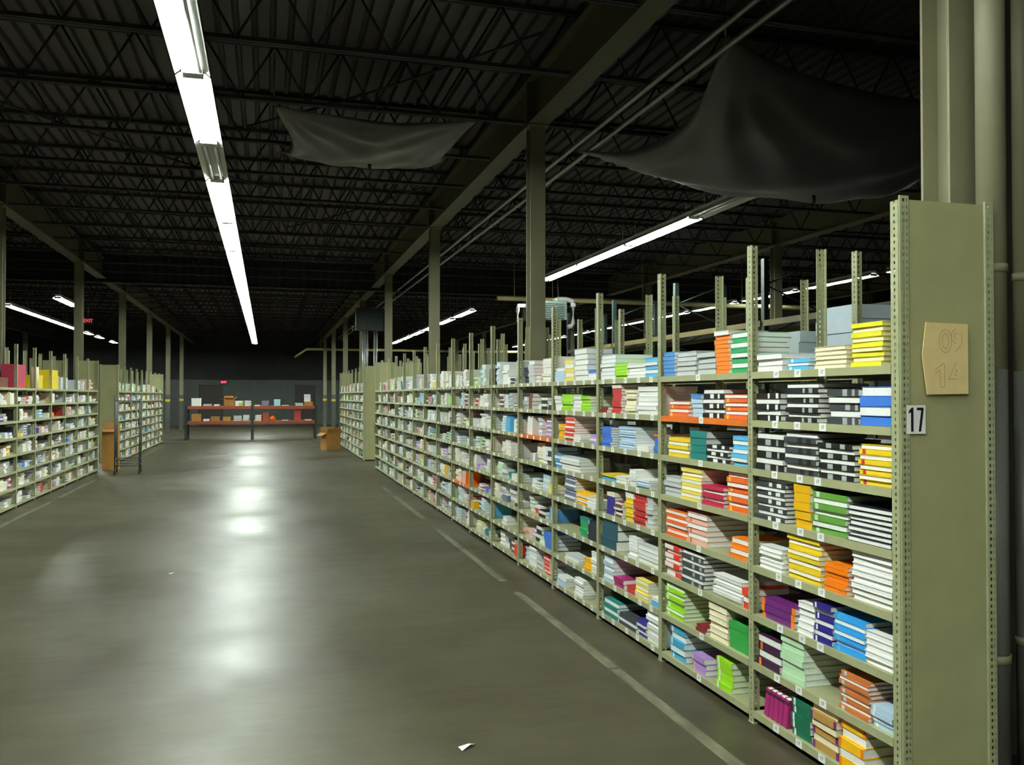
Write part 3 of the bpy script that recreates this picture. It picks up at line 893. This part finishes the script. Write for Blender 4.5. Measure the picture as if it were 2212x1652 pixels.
# black tray sticking out of the far end
bt = thing('plastic_tray', 'black plastic tray leaning out between panel 17 run and next end panel', 'tray', (XF - .02, 18.35, .0))
bt.location = (XF + .02, YR + PIT * NBAY + .06, .70)
m = MB(); m.box(0, .3, 0, .25, 0, .01); m.box(0, .01, 0, .25, .01, .2); m.box(.29, .3, 0, .25, .01, .2); m.box(.01, .29, .24, .25, .01, .2)
m.build('tub', M_black, bt); MB().box(-.012, .0, -.0, .25, .19, .2).build('rim', M_black, bt)

# open cardboard boxes
def carton(x, y, sx, sy, h, label, rz=0, flap=.14, z=0, flaps=(25, 60, 40, 100), name='cardboard_box', group=None):
    r = thing(name, label, 'cardboard box', (x, y, z), rz, group)
    t = .006
    b = MB(); b.box(-sx / 2, sx / 2, -sy / 2, sy / 2, 0, t)
    b.box(-sx / 2, sx / 2, -sy / 2, -sy / 2 + t, t, h); b.box(-sx / 2, sx / 2, sy / 2 - t, sy / 2, t, h)
    b.box(-sx / 2, -sx / 2 + t, -sy / 2 + t, sy / 2 - t, t, h); b.box(sx / 2 - t, sx / 2, -sy / 2 + t, sy / 2 - t, t, h)
    b.build('body', M_card, r)
    for i, (ox, oy, az, wd) in enumerate(((0, -sy / 2, 0, sx), (sx / 2, 0, 90, sy), (0, sy / 2, 180, sx), (-sx / 2, 0, 270, sy))):
        f = MB().box(-wd / 2 + .01, wd / 2 - .01, -.003, .003, 0, flap)
        o = f.build('flap', M_card, r, (ox, oy, h - .002), (R(flaps[i]), 0, R(az)))
    return r
carton(-2.98, 18.78, .30, .34, .80, 'tall narrow open cardboard box in front of the wide olive end panel', .1, .13, flaps=(110, 70, 15, 120))
carton(1.66, 24.05, .40, .40, .46, 'open cardboard box on the floor by the short shelving run', .35, .15, flaps=(30, 100, 20, 120))

# wire cart
cart = thing('wire_cart', 'tall dark wire cart on casters before the wide olive end panel', 'cart', (-2.52, 17.75, 0), .08)
hw, hd, hc = .21, .26, 1.46
for sx in (-1, 1):
    for sy in (-1, 1):
        top = hc if sx < 0 else 1.40
        MB().tube([(sx * hw, sy * hd, .09), (sx * hw, sy * hd, top)], .011, 8).build('upright', M_darksteel, cart)
        c = MB(); c.tube([(sx * hw - .012, sy * hd, .035), (sx * hw + .012, sy * hd, .035)], .035, 12); c.build('caster', M_black, cart)
        MB().box(sx * hw - .02, sx * hw + .02, sy * hd - .02, sy * hd + .02, .068, .09).build('caster_plate', M_darksteel, cart)
for z in (.16, .27, 1.36):
    f = MB()
    for sy in (-1, 1): f.tube([(-hw, sy * hd, z), (hw, sy * hd, z)], .009, 6)
    for sx in (-1, 1): f.tube([(sx * hw, -hd, z), (sx * hw, hd, z)], .009, 6)
    if z < .2:
        for k in range(1, 8): f.tube([(-hw + .0525 * k, -hd, z), (-hw + .0525 * k, hd, z)], .004, 5)
    f.build('wire_frame', M_darksteel, cart)
f = MB()
for k in range(1, 9): f.tube([(-hw, -hd + .058 * k, .27), (-hw, -hd + .058 * k, 1.36)], .004, 5)
f.build('wire_back', M_darksteel, cart)

# ================================================================== pallet racks
def rack(x0, y0, L, levels, nb, d, hu, beam, label, along='x', deckmat=None, bh=.1):
    r = thing('pallet_rack', label, 'pallet rack', (x0, y0, 0), 0 if along == 'x' else R(90))
    w = L / nb
    for k in range(nb + 1):
        u = place('upright_frame', None, r, (k * w, 0, 0))
        for yy in (0, d):
            p = MB(); p.box(-.04, .04, yy - .035, yy + .035, .01, hu); p.box(-.06, .06, yy - .05, yy + .05, 0, .01); p.build('upright_post', M_rackgreen, u)
        br = MB(); z = .2; s = 0
        while z + .35 < hu:
            br.tube([(0, .0 if s else d, z), (0, d if s else 0, z + .35)], .014, 5); z += .35; s = 1 - s
        br.build('brace', M_rackgreen, u)
    for k in range(nb):
        for z in levels:
            for yy in (-.03, d + .03):
                MB().box(k * w + .041, (k + 1) * w - .041, yy - .022, yy + .022, z - bh, z).build('beam', beam, r)
            MB().box(k * w + .041, (k + 1) * w - .041, .0, d, z - .02, z - .002).build('deck_board', deckmat or beam, r)
    return r
TBX, TBY = -2.55, 30.3
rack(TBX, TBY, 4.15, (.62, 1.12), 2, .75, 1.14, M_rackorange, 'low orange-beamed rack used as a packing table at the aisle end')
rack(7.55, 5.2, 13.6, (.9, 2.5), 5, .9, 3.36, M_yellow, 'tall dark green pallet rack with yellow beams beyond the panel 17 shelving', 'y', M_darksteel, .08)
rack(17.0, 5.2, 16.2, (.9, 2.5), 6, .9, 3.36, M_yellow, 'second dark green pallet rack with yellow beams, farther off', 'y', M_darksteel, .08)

# goods on the packing table
Z1, Z2 = 1.1205, .6205
def book_pile(x, z, sx, h, cols, label, n=4):
    r = thing('book_pile', label, 'book pile', (x, TBY + .18, z), random.uniform(-.15, .15), 'goods on the packing table')
    t = h / n
    for i in range(n):
        j = random.uniform(-.015, .015)
        o = place('volume', None, r, (j, j, i * t))
        MB().box(-sx / 2, sx / 2, -.11, .11, 0, t * .12).box(-sx / 2, sx / 2, -.11, .11, t * .86, t * .98).build('cover', bookmat(cols[i % len(cols)]), o)
        MB().box(-sx / 2 + .004, sx / 2 - .004, -.107, .107, t * .12, t * .86).build('pages', M_pages, o)
def table_box(x, z, sx, h, mat, label):
    return lidded_box('storage_box', x, TBY + .2, z, sx, .26, h, mat, label, 'box', 'goods on the packing table', random.uniform(-.2, .2))
T0 = TBX
table_box(T0 + .30, Z1, .28, .26, M_white, 'white box on top of the packing table, near its end')
book_pile(T0 + .66, Z1, .26, .07, ['slate', 'navy'], 'low slate book pile on the packing table top', 3)
book_pile(T0 + .94, Z1, .17, .06, ['pale_grey', 'white'], 'low pale book pile beside the brown carton on the packing table', 3)
carton(T0 + 1.33, TBY + .25, .32, .3, .22, 'open brown carton standing on the packing table top', .1, .12, Z1, (60, 40, 10, 80), group='goods on the packing table')
table_box(T0 + 1.66, Z1, .22, .17, M_white, 'white and green box on the packing table beside the carton')
MB().box(-.05, .055, -.137, -.1345, .01, .11).build('green_label', bookmat('lime'), [o for o in bpy.data.objects if o.get('label') == 'white and green box on the packing table beside the carton'][0], (.05, 0, 0))
book_pile(T0 + 1.93, Z1, .19, .18, ['white', 'pale_grey'], 'white book pile at the middle of the packing table top', 6)
book_pile(T0 + 2.23, Z1, .18, .03, ['cream', 'pink'], 'two thin cream books on the packing table top', 2)
table_box(T0 + 2.50, Z1, .22, .17, material('violet_grey_card', '#7a7688', .6), 'violet-grey box on the packing table top')
table_box(T0 + 2.88, Z1, .2, .22, material('aqua_card', '#9fd3d8', .6), 'aqua box on the packing table top')
book_pile(T0 + 3.15, Z1, .24, .03, ['tan', 'rust'], 'two thin tan books beside the aqua box on the packing table', 2)
book_pile(T0 + 3.60, Z1, .26, .10, ['sea_green', 'green'], 'green book pile on the packing table top', 4)
tb = table_box(T0 + 3.92, Z1, .26, .14, M_card, 'brown box under a pale stack at the packing table end')
bpx = thing('book_pile', 'pale blue and cream stack on the brown box, packing table end', 'book pile', (T0 + 3.88, TBY + .2, Z1 + .1405), .05, 'goods on the packing table')
for i, c in enumerate(['cream', 'cream', 'pale_blue', 'sky_blue', 'pale_blue']):
    o = place('volume', None, bpx, (random.uniform(-.01, .01), 0, i * .05))
    MB().box(-.1, .1, -.1, .1, 0, .006).box(-.1, .1, -.1, .1, .043, .049).build('cover', bookmat(c), o)
    MB().box(-.096, .096, -.097, .097, .006, .043).build('pages', M_pages, o)
table_box(T0 + .30, Z2, .28, .24, M_card, 'brown box on the lower level of the packing table, near its end')
book_pile(T0 + .62, Z2, .2, .08, ['pale_grey', 'cream'], 'small pale pile on the lower level beside the flat carton', 3)
table_box(T0 + .90, Z2, .28, .16, M_card, 'flat brown box on the lower level of the packing table')
table_box(T0 + 1.27, Z2, .24, .14, material('ochre_card', '#b98a2e', .7), 'ochre box under grey papers on the lower level')
book_pile(T0 + 1.60, Z2, .26, .18, ['charcoal', 'slate'], 'dark book pile on the lower level of the packing table', 5)
book_pile(T0 + 1.88, Z2, .2, .2, ['white', 'pale_blue'], 'white book pile on the lower level beside the middle leg', 6)
book_pile(T0 + 2.26, Z2, .2, .2, ['white', 'tan'], 'white and tan pile on the lower level past the middle leg', 5)
table_box(T0 + 2.50, Z2, .2, .28, material('rust_card', '#a8502c', .7), 'rust brown box on the lower level beside the orange ball')
ball = thing('orange_ball', 'bright orange round bag on the lower level of the packing table', 'bag', (T0 + 2.73, TBY + .12, Z2), group='goods on the packing table')
bm = bmesh.new(); bmesh.ops.create_uvsphere(bm, u_segments=16, v_segments=10, radius=.1)
for v in bm.verts: v.co.z = max(-.07, v.co.z * .9) + .07; v.co.x *= 1.05
mm = bpy.data.meshes.new('bag_body'); bm.to_mesh(mm); bm.free(); mm.materials.append(material('orange_plastic', '#f2701a', .5)); place('bag_body', mm, ball)
MB().tube([(0, 0, .158), (.01, 0, .175), (.03, 0, .185)], .012, 6).build('knot', bookmat('orange'), ball)
book_pile(T0 + 3.15, Z2, .2, .03, ['pale_grey'], 'thin pale book lying on the lower level near the red box', 2)
table_box(T0 + 3.56, Z2, .2, .36, material('red_card', '#b8403c', .6), 'tall red box on the lower level of the packing table')
book_pile(T0 + 3.90, Z2, .22, .04, ['pink', 'tan'], 'thin pink books at the end of the lower level', 2)

# ================================================================== building services
# electrical cabinet high on the column by the short run, with conduits dropping from it
eb = thing('electrical_cabinet', 'dark grey electrical cabinet mounted high with conduits below, above the short run', 'electrical cabinet', (2.69, 24.0, 3.25))
MB().box(-.37, .37, -.2, .12, 0, .6).build('cabinet_body', M_unit, eb)
MB().box(-.33, .33, -.215, -.2, .04, .56).build('cabinet_door', M_unit, eb)
for x in (-.17, -.12, -.06, .13, .19):
    MB().tube([(x, -.1, .0), (x, -.1, -2.0)], .022, 8).build('conduit', M_steel, eb)
MB().tube([(-.37, -.05, .1), (-.45, -.05, .1), (-.45, -.05, .0)], .03, 8).build('elbow', M_steel, eb)
# conduits on the near column
for j, (px_, py_, r_) in enumerate(((2.53, 2.556, .050), (2.815, 2.70, .030))):
    pp = thing('drain_pipe', ['thick beige drain pipe standing before the column behind panel 17', 'thinner beige pipe before the dark backboard behind panel 17'][j], 'pipe', (px_, py_, 0), group='pipes beside the near column')
    MB().tube([(0, 0, 1.55), (0, 0, H_BOT - .02)], r_, 20).build('upper_length', M_beige, pp)
    MB().tube([(0, 0, 0), (0, 0, 1.55)], r_, 20).build('grey_painted_length', M_colgrey, pp)
    for z in (.5, 1.9, 3.0): MB().tube([(0, 0, z), (0, 0, z + .03)], r_ + .004, 20).build('pipe_strap', M_beige, pp)
bd = thing('backboard', 'tall dark backboard standing behind the pipes past panel 17', 'backboard', (2.86, 2.86, 0))
MB().box(-.19, .22, 0, .02, 0, 3.4).build('board', material('brown_board', '#4a4238', .7, 0, .15, 4), bd)
for x in (-.17, .20): MB().box(x - .02, x + .02, .02, .06, 0, 3.4).build('batten', M_colgrey, bd)
# hung unit heater, cream pipe run, white drop pipe
uh = thing('unit_heater', 'grey louvred unit heater hung by wires behind the panel 17 shelving', 'heater', (5.75, 17.75, 3.08))
b = MB(); b.box(-.42, .42, -.2, .3, 0, .40); b.build('casing', M_unit, uh)
for k in range(9): MB().box(-.36, .36, -.225, -.2, .035 + k * .038, .055 + k * .038).build('louvre', M_unit, uh)
for x in (-.32, .32): MB().tube([(x, .05, .4), (x * .8, .05, H_DECK - 3.08)], .006, 5).build('hanger_wire', M_steel, uh)
MB().tube([(-.42, 0, .3), (-.6, 0, .3), (-.62, 0, .2), (-.62, 0, -.05)], .045, 10).build('side_pipe', M_pvc, uh)
pr_ = thing('cream_pipe', 'cream painted pipe crossing the hall in front of the draft curtain', 'pipe', (0, 18.6, 3.62))
MB().tube([(4.9, 0, 0), (13.5, 0, 0)], .05, 10).build('pipe_run', M_cream_pipe, pr_)
for x in (5.3, 5.75, 6.2, 8.4, 11): MB().tube([(x, 0, .05), (x, 0, H_DECK - 3.62)], .008, 5).build('pipe_hanger', M_cream_pipe, pr_)
wp = thing('drain_pipe', 'white plastic elbow pipe dropping beside the unit heater', 'pipe', (6.35, 18.35, 3.0))
MB().tube([(-.22, 0, .56), (-.1, 0, .62), (.1, 0, .62), (.22, 0, .58), (.25, 0, .5), (.25, 0, .08), (.2, 0, .02), (.12, 0, .0)], .05, 12).build('elbow_pipe', M_pvc, wp)
MB().tube([(.25, 0, .45), (.25, 0, .53)], .06, 12).build('coupling', M_pvc, wp)
cp = thing('cream_pipe', 'far cream pipe crossing beyond the short shelving runs', 'pipe', (0, 41.2, 3.62))
MB().tube([(1.3, 1.6, -.3), (1.75, 0, 0), (13, 0, 0)], .06, 10).build('pipe_run', M_cream_pipe, cp)
for x in (2.4, 5, 8, 11): MB().tube([(x, 0, .06), (x, 0, H_DECK - 3.62)], .01, 5).build('pipe_hanger', M_cream_pipe, cp)

# exit signs
def exit_sign(x, y, z, label, top, mt):
    r = thing('exit_sign', label, 'exit sign', (x, y, z), group='exit signs')
    MB().box(-.14, .14, 0, .05, -.09, .09).build('housing', M_black, r)
    place('letters', text_mesh('EXIT', .13, mt, 'letters', 1.0, .004), r, (0, -.004, 0), (R(90), 0, 0))
    if top: MB().tube([(0, .025, .1), (0, .025, top - z)], .008, 6).build('stem', M_steel, r)
exit_sign(-2.05, 44.94, 2.13, 'small glowing red exit sign above the far partition door', 0, M_exit)
exit_sign(-5.2, 28.6, 3.72, 'dim red exit sign hung past the column opposite', H_DECK, M_exitdim)

# ================================================================== plastic sheets slung under the roof
def tarp(name, c, sag, label, fold, seed, lowc=None):
    """c: four corners, sheet hangs between them; folds fan out from the tie at the first corner"""
    rnd = random.Random(seed)
    n = 44
    r = thing(name, label, 'plastic sheet', tuple(sum(p[i] for p in c) / 4 for i in range(3)), group='plastic sheets under the roof')
    o = Vector(r.location); C = [Vector(p) for p in c]
    vs = []
    for j in range(n + 1):
        v = j / n
        for i in range(n + 1):
            u = i / n
            p = C[0] * (1 - u) * (1 - v) + C[1] * u * (1 - v) + C[2] * u * v + C[3] * (1 - u) * v
            p = p.copy()
            p.z -= sag * (4 * u * (1 - u)) ** .8 * (.35 + .65 * (4 * v * (1 - v)) ** .7) * .6 + sag * (4 * v * (1 - v)) ** .8 * .4
            # edges pull inward between the ties
            m = (C[0] + C[1] + C[2] + C[3]) / 4
            pull = .16 * max(4 * u * (1 - u) * abs(2 * v - 1) ** 3, 4 * v * (1 - v) * abs(2 * u - 1) ** 3)
            p.x += (m.x - p.x) * pull; p.y += (m.y - p.y) * pull
            for (cu, cv, ph) in ((0, 0, .3), (1, 0, 1.7), (1, 1, .8), (0, 1, 2.2)):
                dx, dy = u - cu, v - cv; d = math.hypot(dx, dy); a = math.atan2(abs(dy), abs(dx) + 1e-6)
                p.z += fold * math.sin(a * 15 + ph) * d * math.exp(-3.2 * d) * 2.2
            p.z += fold * .12 * math.sin(9 * u + 7 * v + seed)
            vs.append(tuple(p - o))
    fs = [(j * (n + 1) + i, j * (n + 1) + i + 1, (j + 1) * (n + 1) + i + 1, (j + 1) * (n + 1) + i) for j in range(n) for i in range(n)]
    me = bpy.data.meshes.new('sheet'); me.from_pydata(vs, [], fs); me.materials.append(M_tarp)
    for p in me.polygons: p.use_smooth = True
    so = place('sheet', me, r)
    md = so.modifiers.new('thickness', 'SOLIDIFY'); md.thickness = .004
    for p in C: MB().tube([tuple(p - o), (p.x - o.x, p.y - o.y, H_DECK - .14 - o.z)], .006, 5).build('tie_cord', M_steel, r)
    k = C[0] * .25 + C[1] * .25 + C[2] * .25 + C[3] * .25 - o
    MB().tube([(k.x, k.y, -sag * .98 - .03), (k.x, k.y, -sag * .98 - .10)], .018, 8).build('drain_stub', M_black, r)
tarp('plastic_sheet', [(3.3, 5.8, 4.16), (6.5, 6.2, 4.1), (7.1, 8.0, 4.08), (3.1, 8.6, 4.05)], .72, 'large grey plastic sheet sagging under the roof above the panel 17 shelving', .10, 3)
tarp('plastic_sheet', [(.05, 8.2, 4.12), (1.95, 8.15, 4.12), (1.9, 9.6, 4.1), (.1, 9.7, 4.1)], .26, 'small grey plastic sheet sagging under the roof above the main aisle', .05, 5)

# litter on the floor
lt = MB(); lt.face([(0, 0, .001), (.05, .01, .012), (.06, .04, .004), (.01, .045, .001)]); lt.face([(.05, .01, .012), (.085, .02, .002), (.06, .04, .004)])
tag(lt.build('paper_scrap', M_white, None, (.775, 3.5, .001), (0, 0, .4)), 'crumpled scrap of white paper on the concrete floor', 'paper scrap')
lt2 = MB(); lt2.face([(0, 0, .001), (.05, 0, .008), (.05, .03, .001), (.0, .03, .004)])
tag(lt2.build('paper_scrap', M_white, None, (-.75, 7.6, .001), (0, 0, 1.0)), 'tiny white paper scrap lying beside the floor joint', 'paper scrap')
